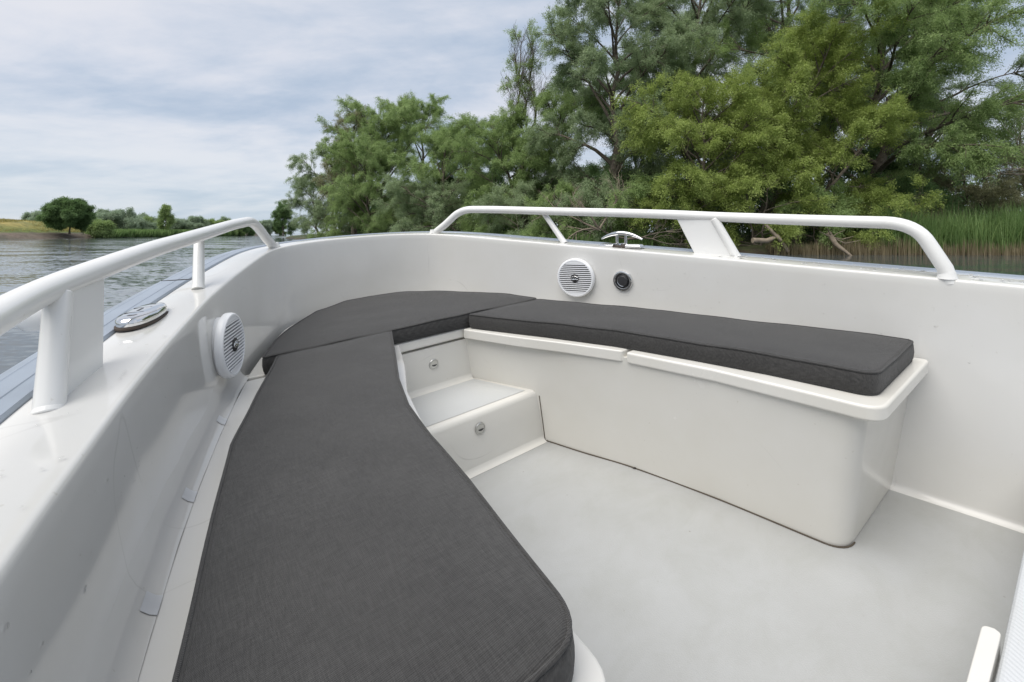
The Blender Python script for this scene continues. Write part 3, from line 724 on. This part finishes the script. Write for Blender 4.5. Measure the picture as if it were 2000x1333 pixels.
def tree(name, label, cat, base, H, Rw, leaf, seed, cb=.25, lean=(0, 0), limbs=16, density=1.0, ls=.26, shape='round', group=None, up=.7,
         bare=0., dead=None, multi=1, Rd=None, droop=.2, sky=(1., 1.)):
    """tapered trunk(s), curved limbs, secondary branches and leafy twigs"""
    rng = np.random.default_rng(seed)
    root = empty(name, base); tag(root, label, cat, group)
    Rd = Rd or Rw
    wood = MB(); pos = []; axi = []
    r0 = .020 * H + .03
    def seg_path(p, d, length, k, bend, wob):
        pts = [p]; d = d.copy()
        for i in range(k):
            d = d + bend / k + rng.normal(size=3) * wob; d /= np.linalg.norm(d)
            pts.append(pts[-1] + d * length / k)
        return np.array(pts)
    for tk in range(multi):
        ta = rng.uniform(0, 6.28); sp = 0 if multi == 1 else .35
        top = np.array([lean[0] + sp * Rw * math.cos(ta), lean[1] + sp * Rd * math.sin(ta), H * rng.uniform(.93, 1.0 if multi == 1 else 1.05)])
        b0 = np.array([0, 0, -.3]) if multi == 1 else np.array([.15 * Rw * math.cos(ta) * .5, .15 * Rd * math.sin(ta) * .5, -.3])
        k = 10; T = []
        w = rng.normal(size=(k + 1, 2)) * .018 * H
        for i in range(k + 1):
            t = i / k; q = b0 + (top - b0) * np.array([t ** 1.25, t ** 1.25, t]); q[:2] += w[i] * math.sin(math.pi * t); T.append(q)
        T = np.array(T); rt = r0 * (1 if multi == 1 else .62)
        wood.tube(T, [rt * (1.25 if i == 0 else 1) * (1 - .88 * i / k) for i in range(k + 1)], 8)
        nl = max(5, int(limbs / multi)); az = rng.uniform(0, 6.28)
        for i in range(nl):
            t = cb + (1 - cb) * ((i + rng.uniform(.1, .9)) / nl) ** .9; t = min(t, .97)
            j = t * k; a = int(min(j, k - 1)); p = T[a] + (T[a + 1] - T[a]) * (j - a)
            az += 2.4 + rng.normal() * .35; u = (t - cb) / (1 - cb)
            if shape == 'round': f = (math.sin(math.pi * min(max(.18 + .80 * u, 0), 1))) ** .7
            elif shape == 'cone': f = 1.05 * (1 - u) ** .7 + .12
            elif shape == 'column': f = .75 + .35 * math.sin(math.pi * u) - .45 * u * u
            else: f = .55 + .6 * math.sin(math.pi * (.25 + .6 * u))        # vase / spreading
            rad_len = f * rng.uniform(.72, 1.18)
            el = up + .45 * u + rng.normal() * .12
            d = np.array([math.cos(az) * math.cos(el), math.sin(az) * math.cos(el), math.sin(el)])
            Lb = math.hypot(rad_len * Rw * math.cos(az), rad_len * Rd * math.sin(az)) / max(math.cos(el), .45)
            if bare and t <= 1 - bare: Lb = min(Lb, .17 * H)
            Lb = min(Lb, (H - p[2]) * 1.15 + .25 * Rw) if t > .6 else Lb
            Pn = seg_path(p, d, Lb, 7, np.array([.12 * math.cos(az), .12 * math.sin(az), -.35 + droop * -1]), .09)
            rb = rt * (1 - .85 * t) * .52 + .012
            is_bare = t > 1 - bare
            if is_bare: Pn = seg_path(p, np.array([d[0] * .5, d[1] * .5, 1.]) / np.linalg.norm([d[0] * .5, d[1] * .5, 1.]), .24 * H * (1.1 - u * .6), 7, np.array([0, 0, .25]), .07)
            rb *= .6 if is_bare else 1
            wood.tube(Pn, [rb * (1 - .85 * m_ / 7) for m_ in range(8)], 6)
            ns = int((7 + Lb * 1.3) * (1.5 if is_bare else 1)) 
            for s_ in range(ns):
                q = rng.uniform(0, 1) ** .75 * .74 + .26 if not is_bare else rng.uniform(.1, 1)
                jj = q * 7; aa = int(min(jj, 6)); sp0 = Pn[aa] + (Pn[aa + 1] - Pn[aa]) * (jj - aa)
                dd = Pn[aa + 1] - Pn[aa]; dd /= np.linalg.norm(dd); dd = vrot(rng, dd, rng.uniform(.35, 1.05)); dd[2] += .12; dd /= np.linalg.norm(dd)
                sl = (.22 + .16 * rng.uniform()) * Lb * (1.15 - .55 * q) + .25
                sl = min(sl, 2.6) if not is_bare else min(sl, 1.5)
                Sn = seg_path(sp0, dd, sl, 4, np.array([0, 0, .5 if is_bare else -.25 - droop]), .12)
                wood.tube(Sn, [max(rb * (.33 if not is_bare else .3) * (1 - .8 * m_ / 4), .006 if not is_bare else .011) for m_ in range(5)], 4, caps=False)
                if is_bare and rng.uniform() < .95: continue
                nt_ = max(4, int(sl * 6.5))
                for w_ in range(nt_):
                    q2 = .15 + .85 * rng.uniform(0, 1) ** .7; j2 = q2 * 4; a2 = int(min(j2, 3)); o = Sn[a2] + (Sn[a2 + 1] - Sn[a2]) * (j2 - a2)
                    d2 = Sn[a2 + 1] - Sn[a2]; d2 /= np.linalg.norm(d2); d2 = vrot(rng, d2, rng.uniform(.2, 1.1)); d2[2] -= droop * rng.uniform(0, 1.5)
                    tl = rng.uniform(.35, .75) * (.8 + .03 * H)
                    nlf = max(4, int(46 * density * tl / .5))
                    uu = rng.uniform(0, 1, nlf)[:, None]
                    pos.append(o + d2 * uu * tl + np.array([0, 0, -1]) * (uu ** 2) * droop * tl + rng.normal(size=(nlf, 3)) * .11 * ls / .26)
                    axi.append(d2 + rng.normal(size=(nlf, 3)) * .55 + np.array([0, 0, -droop]))
    wood.build('trunk', dead if dead else M_bark, root, smooth=60)
    if pos:
        pos = np.concatenate(pos); axi = np.concatenate(axi)
        L_ = .56 * ls * rng.uniform(.6, 1.25, len(pos)); leaf_mesh('crown', pos, axi, L_, L_ * rng.uniform(.22, .36, len(pos)), LF[leaf], root, rng,
                  face=np.array([0, 0, .75]) + np.stack([pos[:, 0] / Rw, pos[:, 1] / Rd, 0 * pos[:, 0]], 1) * .7)
    return root, len(pos)
nleaf = 0
def X(px, d): return (px - 1000) / 889 * d
def Z(v, d): return 1.3 + (455 - v) / 889 * d
def T_(name, label, cat, px, d, vtop, rpx, leaf, seed, z0=.6, **kw):
    global nleaf
    base = (X(px, d), d, z0); H = (Z(vtop, d) - z0) * .95; Rw = .94 * rpx / 889 * d
    if 'Rd' in kw: kw['Rd'] *= .9
    if 'leanpx' in kw: kw['lean'] = (kw.pop('leanpx') / 889 * d, 0)
    o, n = tree(name, label, cat, base, H, Rw, leaf, seed, **kw); nleaf += n
G = 'willows on the wooded bank'
# big wood on the right
T_('willow_tree', 'tall silvery willow at the left end of the big trees, beside the dead-topped tree', 'tree', 1185, 37, -45, 118, 'silver', 11, cb=.12, limbs=30, shape='column', group=G, density=1.1, leanpx=25)
T_('willow_tree', 'tall grey-green willow rising behind the yellow-green trees', 'tree', 1345, 41, -90, 120, 'silver', 12, cb=.15, limbs=26, shape='column', group=G, leanpx=25)
T_('willow_tree', 'dark grey-green willow high behind the leaning yellow-green tree', 'tree', 1500, 42, -110, 130, 'silver', 13, cb=.2, limbs=24, shape='round', group=G, leanpx=40)
T_('willow_tree', 'widest green willow, its long boughs reaching to the right', 'tree', 1690, 35, -95, 228, 'green', 14, cb=.16, limbs=34, shape='vase', group=G, leanpx=60, up=.5, Rd=6.5)
T_('willow_tree', 'silvery willow crown at the right behind the widest willow', 'tree', 1800, 40, 0, 100, 'silver', 15, cb=.25, limbs=18, shape='round', group=G, leanpx=30)
T_('willow_tree', 'yellow-green bushy tree with dark forked trunk above the cleat', 'tree', 1375, 31, 165, 135, 'yellow', 16, cb=.14, limbs=24, shape='round', group=G, density=1.0, Rd=3.2)
T_('willow_tree', 'yellow-green tree leaning to the right in the middle of the big trees', 'tree', 1475, 32, 60, 135, 'yellow', 17, cb=.22, limbs=24, shape='round', group=G, leanpx=140, Rd=3.4)
T_('willow_tree', 'low yellow-green tree stretching a long bough to the right', 'tree', 1545, 30, 215, 120, 'yellow', 18, cb=.25, limbs=18, shape='round', group=G, leanpx=190, Rd=3)
# the middle
T_('dead_topped_tree', 'slender tree with bare dead twigs standing above its crown', 'tree', 1026, 45, 72, 92, 'green', 21, cb=.15, limbs=60, shape='round', bare=.52, up=.8, density=.9, leanpx=8, multi=3)
T_('willow_tree', 'green willow leaning left in front of the dead-topped tree', 'tree', 1010, 44, 225, 80, 'green', 22, cb=.2, limbs=18, shape='round', group=G, leanpx=-45)
T_('willow_tree', 'grey-green willow filling the gap left of the dead-topped tree', 'tree', 915, 60, 238, 55, 'silver', 23, cb=.08, limbs=20, shape='round', group=G)
T_('willow_tree', 'dense green tree right of the dead-topped tree, under the silvery willow', 'tree', 1095, 43, 190, 75, 'green', 24, cb=.1, limbs=20, shape='round', group=G)
# group further down the bank
T_('willow_tree', 'tallest tree of the rounded group further down the bank', 'tree', 825, 62, 200, 66, 'green', 31, cb=.08, limbs=24, shape='round', group=G)
T_('willow_tree', 'rounded tree with a thin top in the middle of the farther group', 'tree', 748, 64, 205, 64, 'green', 32, cb=.08, limbs=24, shape='round', group=G)
T_('willow_tree', 'olive-tinged tree on the left shoulder of the farther group', 'tree', 692, 66, 225, 54, 'olive', 33, cb=.1, limbs=20, shape='round', group=G)
T_('willow_tree', 'dense bushy tree on the right in front of the farther group', 'tree', 868, 52, 262, 66, 'green', 34, cb=.06, limbs=24, shape='round', group=G)
T_('willow_tree', 'broad green tree in front of the farther group, near its foot', 'tree', 720, 58, 285, 88, 'green', 35, cb=.03, limbs=26, shape='round', group=G)
T_('willow_tree', 'stepped grey-green willow at the outer left end of the wood', 'tree', 655, 70, 290, 50, 'silver', 36, cb=.04, limbs=20, shape='round', group=G, leanpx=-18)
T_('willow_tree', 'lowest spreading willow tapering down to the water on the left', 'tree', 622, 74, 345, 42, 'silver', 37, cb=.03, limbs=18, shape='round', group=G, leanpx=-14)
T_('willow_tree', 'small dark tree at the far river bend beside the rail end', 'tree', 553, 125, 408, 22, 'deep', 38, cb=.05, limbs=14, shape='round', group=G, ls=.5)
T_('fallen_willow', 'silvery willow fallen low across the bank, left of the rail', 'tree', 905, 47, 352, 95, 'silver', 39, cb=.15, limbs=20, shape='vase', leanpx=-125, up=.2, Rd=2.5, droop=.05)
# behind, dark
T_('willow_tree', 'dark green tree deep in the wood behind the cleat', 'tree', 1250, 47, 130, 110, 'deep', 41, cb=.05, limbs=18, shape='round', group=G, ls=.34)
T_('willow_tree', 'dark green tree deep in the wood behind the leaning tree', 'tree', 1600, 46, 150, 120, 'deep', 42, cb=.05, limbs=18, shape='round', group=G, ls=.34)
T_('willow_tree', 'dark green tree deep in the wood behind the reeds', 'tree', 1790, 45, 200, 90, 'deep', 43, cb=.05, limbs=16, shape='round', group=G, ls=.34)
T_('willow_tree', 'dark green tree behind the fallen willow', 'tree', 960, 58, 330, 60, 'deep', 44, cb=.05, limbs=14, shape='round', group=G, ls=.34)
T_('bare_tree', 'thin half-bare tree at the right edge with crooked brown boughs', 'tree', 2010, 38, 215, 95, 'olive', 45, cb=.2, limbs=16, shape='vase', bare=.25, density=.45, leanpx=-20, dead=M_dead)

# shrubs on the bank
GS = 'shrubs along the water'
sh = [
 ('olive bush on the left of the bare right-hand tree', 1905, 37, 300, 75, 'olive'),
 ('brownish bush behind the tall green reeds at the right edge', 1990, 36, 330, 70, 'olive'),
 ('yellow-green bush hanging over the water right of the leaning trunks', 1700, 28.5, 385, 65, 'yellow'),
 ('green bush over the water under the low long bough', 1600, 28.8, 375, 70, 'green'),
 ('bright yellow-green bush right of the wide rail strut', 1480, 28.6, 340, 75, 'yellow'),
 ('yellow-green bush directly above the wide rail strut', 1350, 29.5, 330, 75, 'yellow'),
 ('green bush above the raised cleat', 1250, 31, 350, 70, 'green'),
 ('grey-green bush behind the dead branches', 1170, 33, 372, 60, 'silver'),
 ('green bush left of the dead branches', 1090, 35, 372, 55, 'green'),
 ('grey-green bush under the dead-topped tree', 1020, 39, 365, 60, 'silver'),
 ('bush at the foot of the fallen willow', 945, 43, 392, 50, 'green'),
 ('silvery bush left of the fallen willow', 850, 49, 398, 50, 'silver'),
 ('green bush at the foot of the broad farther tree', 770, 54, 398, 50, 'green'),
 ('bush at the water under the olive-tinged tree', 690, 62, 385, 50, 'green'),
 ('low grey-green bush at the water near the bow rail', 640, 70, 395, 42, 'silver'),
 ('deep green bush in the shade between the two yellow-green trees', 1425, 34, 370, 80, 'deep'),
 ('deep green bush in the shade beneath the widest willow', 1640, 34, 340, 85, 'deep'),
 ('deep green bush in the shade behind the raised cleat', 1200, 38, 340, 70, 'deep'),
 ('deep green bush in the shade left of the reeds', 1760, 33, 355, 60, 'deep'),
]
for i, (lb, px, d, vt, rp, lf) in enumerate(sh):
    T_('shrub', lb, 'shrub', px, d, vt, rp, lf, 100 + i, z0=.25, cb=.04, limbs=18, shape='vase', group=GS, multi=2, up=.45, ls=.24, density=1.0, Rd=rp / 889 * d * .7)

def undergrowth(n, seed):
    rng = np.random.default_rng(seed); t = rng.uniform(0, 1, n)
    x = np.interp(t, [0, .35, .7, 1], [-31, -6, 14, 48]); y = np.interp(t, [0, .35, .7, 1], [82, 55, 43, 41]) + rng.uniform(0, 7, n)
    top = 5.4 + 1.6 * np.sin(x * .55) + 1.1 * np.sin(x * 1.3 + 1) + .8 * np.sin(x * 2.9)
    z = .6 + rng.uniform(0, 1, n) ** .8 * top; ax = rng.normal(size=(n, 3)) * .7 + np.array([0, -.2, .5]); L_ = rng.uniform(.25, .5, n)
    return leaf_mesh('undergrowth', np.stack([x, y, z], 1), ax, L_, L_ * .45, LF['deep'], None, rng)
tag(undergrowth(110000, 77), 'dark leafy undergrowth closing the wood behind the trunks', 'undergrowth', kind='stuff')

# dead branches and logs
def branchy(name, label, cat, base, dirs, seed, m, r=.06, L0=2.6):
    rng = np.random.default_rng(seed); mb = MB()
    def grow(p, d, L, r, lv):
        k = 5; pts = [p]; dd = d.copy()
        for i in range(k):
            dd = dd + rng.normal(size=3) * .16; dd /= np.linalg.norm(dd); pts.append(pts[-1] + dd * L / k)
        mb.tube(pts, [r * (1 - .7 * i / k) for i in range(k + 1)], 6)
        if lv:
            for j in range(4):
                a = rng.integers(2, 6); q = vrot(rng, dd, rng.uniform(.4, .95)); q[2] += .25; q /= np.linalg.norm(q)
                grow(pts[a], q, L * rng.uniform(.4, .65), r * .45, lv - 1)
    for d in dirs: grow(np.zeros(3), np.array(d) / np.linalg.norm(d), L0, r, 3)
    o = mb.build(name, m, None, smooth=60); o.location = base; return tag(o, label, cat)
branchy('dead_branch', 'pale bare branching limb sticking out above the handrail', 'branch', (X(1170, 29.5), 29.5, 1.5), [(-1, 0, .5), (-.6, -.2, 1.), (.5, -.2, .8), (-1.2, -.3, .15)], 5, M_dead, .075, 2.7)
branchy('dead_branch', 'dark bare limb reaching over the water behind the cleat', 'branch', (X(1225, 28.6), 28.6, .9), [(1, -.3, .35), (1, -.2, .05), (-1, -.2, .25)], 8, M_bark, .07, 2.6)
branchy('dead_branch', 'crooked brown bough at the right edge of the picture', 'branch', (X(2035, 30), 30, 5.2), [(-1, 0, .28), (-1, .1, .75), (-.8, 0, -.1)], 14, M_dead, .07, 2.6)
mb = MB(); d = 26.6
for pts, r in (([(1470, 470), (1500, 471), (1522, 462), (1545, 492)], .16), ([(1525, 470), (1512, 455), (1500, 440)], .1)):
    mb.tube([(X(u, d), d + .1 * i, Z(v, d)) for i, (u, v) in enumerate(pts)], [r, r * .95, r * .85, r * .7][:len(pts)], 9)
tag(mb.build('log', M_dead, smooth=60), 'forked brown log dipping into the water right of the wide rail strut', 'log')
mb = MB(); d = 26.2
mb.tube([(X(1632, d), d + .6, Z(455, d)), (X(1640, d), d + .3, Z(478, d)), (X(1660, d), d - .2, Z(502, d))], [.16, .13, .06], 9)
for u, v in ((1600, 452), (1615, 445), (1668, 462), (1680, 470), (1650, 450)):
    mb.tube([(X(1636, d), d + .5, Z(464, d)), (X((1636 + u) / 2, d), d + .3, Z(v + 6, d)), (X(u, d), d, Z(v, d))], [.05, .03, .012], 5)
tag(mb.build('log', M_dead, smooth=60), 'pale broken stump with roots leaning into the water by the reeds', 'log')

# reeds: nobody could count them
def reeds(name, xr, yr, n, h, m, seed, w=.03, bend=.35, z0=.0, kind='stuff', line=None):
    rng = np.random.default_rng(seed); x = rng.uniform(*xr, n)
    y = (np.interp(x, line[0], line[1]) if line else 0) + rng.uniform(*yr, n)
    hh = h * rng.uniform(.5, 1.15, n) * (1 + .12 * np.sin(x * 1.7) + .1 * np.sin(x * .6 + 1))
    az = rng.uniform(0, 6.28, n); b = bend * rng.uniform(.1, 1, n)
    ux, uy = np.cos(az), np.sin(az); k = 5; ts = np.linspace(0, 1, k)
    vs = np.empty((n, k, 2, 3)); wz = w * rng.uniform(.6, 1.2, n)
    for i, t in enumerate(ts):
        cx = x + ux * b * hh * t ** 2 * .6; cy = y + uy * b * hh * t ** 2 * .6; cz = z0 + hh * (t - .25 * b * t ** 3)
        ww = wz * (1 - .92 * t ** 1.5) / 2
        vs[:, i, 0] = np.stack([cx - uy * ww, cy + ux * ww, cz], 1); vs[:, i, 1] = np.stack([cx + uy * ww, cy - ux * ww, cz], 1)
    V = vs.reshape(-1, 3); base = (np.arange(n) * 2 * k)[:, None, None]
    q = np.array([[2 * i, 2 * i + 1, 2 * i + 3, 2 * i + 2] for i in range(k - 1)])[None]
    F = (base + q).reshape(-1, 4); me = bpy.data.meshes.new(name)
    me.vertices.add(len(V)); me.vertices.foreach_set('co', V.reshape(-1).astype(np.float32)); me.loops.add(F.size); me.loops.foreach_set('vertex_index', F.reshape(-1).astype(np.int32))
    me.polygons.add(len(F)); me.polygons.foreach_set('loop_start', np.arange(0, F.size, 4, dtype=np.int32)); me.update(calc_edges=True); me.materials.append(m)
    o = bpy.data.objects.new(name, me); C.objects.link(o); return tag(o, kind=kind)
rl = ([14, 18, 22, 27, 40, 60], [27.3, 27.0, 26.7, 26.4, 25.4, 22.3])
o = reeds('reeds', (22.2, 46), (.1, 4.5), 17000, 2.75, LF['reed'], 1, .05, .9, .1, line=rl); tag(o, 'tall green reeds standing in the water at the right edge', 'reeds')
o = reeds('reed_stalks', (15.5, 46), (-.35, .9), 7000, 1.0, LF['straw'], 2, .035, .25, -.1, line=rl); tag(o, 'tan dead stalks at the foot of the green reeds', 'reeds')
o = reeds('dry_grass', (23, 30), (3.2, 5), 500, 3.5, LF['straw'], 3, .035, .7, .3, line=rl); tag(o, 'tall pale dry stems above the left end of the reeds', 'grass')
o = reeds('bank_grass', (-2, 9), (.3, 3), 5000, 1.3, LF['reed'], 4, .05, .6, .2, line=([-4, 4, 10.5], [43, 32, 27.8])); tag(o, 'grassy strip at the foot of the wood behind the rail', 'grass')
o = reeds('reeds', (-103.5, -75), (0, 3), 3, 2, LF['reed'], 5); bpy.data.objects.remove(o)
def lb_reeds(n, seed):
    rng = np.random.default_rng(seed)
    ys = rng.uniform(112, 195, n); lx = np.interp(ys, [88, 110, 128, 160, 200], [-100, -102, -103, -107, -116]); xs = lx - rng.uniform(-.6, 3, n)
    h = 2.4 * rng.uniform(.7, 1.1, n); ax = np.stack([rng.normal(size=n) * .22, rng.normal(size=n) * .22, np.ones(n)], 1)
    return leaf_mesh('reeds', np.stack([xs, ys, np.zeros(n)], 1), ax, h, .35 * np.ones(n), LF['reed'], None, rng)
tag(lb_reeds(9000, 6), 'even belt of green reeds along the far shore, right of the lone tree', 'reeds', kind='stuff')
def meadow(n, seed):
    rng = np.random.default_rng(seed); ys = rng.uniform(70, 126, n); off = rng.uniform(4.5, 17, n); lx = np.interp(ys, [30, 88, 110, 128], [-101, -100, -102, -103])
    z = np.array([1.2 + (crest((0, y)) - 1.2) * min(1, max(0, (o_ - 4) / 11)) for y, o_ in zip(ys, off)])
    d = np.array([-1, .25]) / np.hypot(1, .25)
    return leaf_mesh('meadow_grass', np.stack([lx + d[0] * off, ys + d[1] * off, z - .1], 1), np.stack([rng.normal(size=n) * .3, rng.normal(size=n) * .3, np.ones(n)], 1),
                     rng.uniform(.25, .8, n), .16 * np.ones(n), LF['meadow'], None, rng)
tag(meadow(16000, 7), 'golden meadow grass on the far dike at the left edge', 'grass', kind='stuff')

# trees of the far bank
T_('round_tree', 'lone round dark-green tree on the far shore at the left', 'tree', 136, 104, 392, 29, 'deep', 153, z0=1.3, cb=.2, limbs=44, shape='round', ls=.55, density=2.0, up=.35)
T_('thin_tree', 'thin upright tree with ragged crown on the far shore', 'tree', 324, 140, 403, 8, 'green', 52, z0=1.5, cb=.1, limbs=22, shape='column', ls=.5, density=.8)
GF = 'trees and bushes of the far shore'
far = [
 ('low rounded tree behind the meadow at the far left', 70, 150, 417, 24, 'far'), ('small bright bush right of the lone round tree', 200, 112, 438, 12, 'green'),
 ('pale grey-green bush behind the small bright bush', 215, 128, 419, 33, 'far'), ('feathery tree top above the pale bushes', 203, 160, 411, 14, 'far'),
 ('small tree top right of the feathery one', 231, 165, 413, 11, 'far'), ('pale bush above the left end of the reed belt', 258, 140, 428, 26, 'far'),
 ('dark bush above the middle of the reed belt', 282, 150, 430, 18, 'green'), ('pale low bush left of the thin upright tree', 300, 165, 430, 20, 'far'),
 ('low bush right of the thin upright tree', 350, 175, 433, 20, 'far'), ('rounded far tree behind the rail', 383, 190, 428, 26, 'far'),
 ('wide far tree behind the rail, right of the rounded one', 408, 195, 432, 20, 'green'), ('small far tree peeking above the rail', 438, 200, 424, 10, 'far'),
 ('dark bushes on the shore under the rail', 452, 185, 438, 22, 'green'), ('far dark bush under the rail bend', 478, 195, 442, 16, 'deep'),
 ('far tree at the end of the river reach', 515, 230, 434, 16, 'far'), ('last low trees before the wooded bank', 538, 240, 438, 18, 'green'),
 ('far low bush at the end of the river reach', 495, 240, 444, 20, 'far'),
]
for i, (lb, px, d, vt, rp, lf) in enumerate(far):
    T_('far_tree' if d > 155 or i == 0 else 'far_bush', lb, 'tree' if d > 155 or i == 0 else 'shrub', px, d, vt, rp, lf, 200 + i, z0=1.0, cb=.05, limbs=14, shape='round', ls=.8, density=.8, up=.4, group=GF)
import sys; print('leaves', nleaf, file=sys.stderr); open('/tmp/leaves.txt', 'w').write(str(nleaf))

# ------------------------------------------------------------------ light and sky
SUN_EL, SUN_AZ = rad(62), rad(225)      # azimuth clockwise from +Y: high to the left, a little behind
w = bpy.data.worlds.new('World'); bpy.context.scene.world = w; w.use_nodes = True; nt = w.node_tree; L = nt.links.new
bg = nt.nodes['Background']; bg.inputs['Strength'].default_value = .1
sky = node(nt, 'ShaderNodeTexSky', sky_type='NISHITA'); sky.sun_disc = False; sky.sun_elevation = SUN_EL; sky.sun_rotation = SUN_AZ
sky.dust_density = 2.; sky.air_density = 1.
tc = node(nt, 'ShaderNodeTexCoord'); sx = node(nt, 'ShaderNodeSeparateXYZ'); L(tc.outputs['Generated'], sx.inputs[0])
zz = node(nt, 'ShaderNodeMath', operation='MAXIMUM'); zz.inputs[1].default_value = 0.; L(sx.outputs['Z'], zz.inputs[0])
za = node(nt, 'ShaderNodeMath', operation='ADD'); za.inputs[1].default_value = .16; L(zz.outputs[0], za.inputs[0])
dx = node(nt, 'ShaderNodeMath', operation='DIVIDE'); L(sx.outputs['X'], dx.inputs[0]); L(za.outputs[0], dx.inputs[1])
dy = node(nt, 'ShaderNodeMath', operation='DIVIDE'); L(sx.outputs['Y'], dy.inputs[0]); L(za.outputs[0], dy.inputs[1])
cv = node(nt, 'ShaderNodeCombineXYZ'); L(dx.outputs[0], cv.inputs['X']); L(dy.outputs[0], cv.inputs['Y'])
mp = node(nt, 'ShaderNodeMapping'); mp.inputs['Rotation'].default_value = (0, 0, rad(30)); mp.inputs['Scale'].default_value = (.75, 1.15, 1); mp.inputs['Location'].default_value = (-4.2, 6.5, 0)
L(cv.outputs[0], mp.inputs[0])
c1 = node(nt, 'ShaderNodeTexNoise', Scale=.9, Detail=9.0, Roughness=.56, Distortion=.35); L(mp.outputs[0], c1.inputs['Vector'])
c2 = node(nt, 'ShaderNodeTexNoise', Scale=2.6, Detail=6.0, Roughness=.6, Distortion=.2); L(mp.outputs[0], c2.inputs['Vector'])
mxn = node(nt, 'ShaderNodeMath', operation='MULTIPLY_ADD'); mxn.inputs[1].default_value = .35; L(c2.outputs['Fac'], mxn.inputs[0]); L(c1.outputs['Fac'], mxn.inputs[2])
cl = ramp(nt, mxn.outputs[0], [(.52, (.41, .50, .63)), (.62, (.52, .59, .70)), (.72, (.67, .70, .775)), (.82, (.76, .765, .81))])
cl.color_ramp.interpolation = 'B_SPLINE'
hz = node(nt, 'ShaderNodeMapRange'); hz.inputs['From Min'].default_value = 0.; hz.inputs['From Max'].default_value = .22; hz.inputs['To Min'].default_value = .55; hz.inputs['To Max'].default_value = 0.
L(zz.outputs[0], hz.inputs[0])
m1 = node(nt, 'ShaderNodeMix', data_type='RGBA'); L(hz.outputs[0], m1.inputs[0]); cs_ = node(nt, 'ShaderNodeVectorMath', operation='SCALE'); cs_.inputs['Scale'].default_value = 9.4; L(cl.outputs[0], cs_.inputs[0]); L(cs_.outputs[0], m1.inputs[6]); m1.inputs[7].default_value = (5.8, 6.7, 7.3, 1)
m2 = node(nt, 'ShaderNodeMix', data_type='RGBA'); m2.inputs[0].default_value = .88; L(sky.outputs[0], m2.inputs[6]); L(m1.outputs[2], m2.inputs[7])
L(m2.outputs[2], bg.inputs['Color'])

sd = bpy.data.lights.new('sun', 'SUN'); sd.energy = 3.1; sd.angle = rad(60); sd.color = (1, .955, .89)
so_ = bpy.data.objects.new('sun', sd); C.objects.link(so_)
dirv = Vector((math.sin(SUN_AZ) * math.cos(SUN_EL), math.cos(SUN_AZ) * math.cos(SUN_EL), math.sin(SUN_EL)))
so_.rotation_euler = dirv.to_track_quat('Z', 'Y').to_euler()

sc = bpy.context.scene
sc.view_settings.view_transform = 'Standard'; sc.view_settings.look = 'None'; sc.view_settings.exposure = .25; sc.view_settings.gamma = 1
sc.cycles.max_bounces = 12; sc.cycles.diffuse_bounces = 9; sc.cycles.glossy_bounces = 4; sc.cycles.transmission_bounces = 4; sc.cycles.use_denoising = True
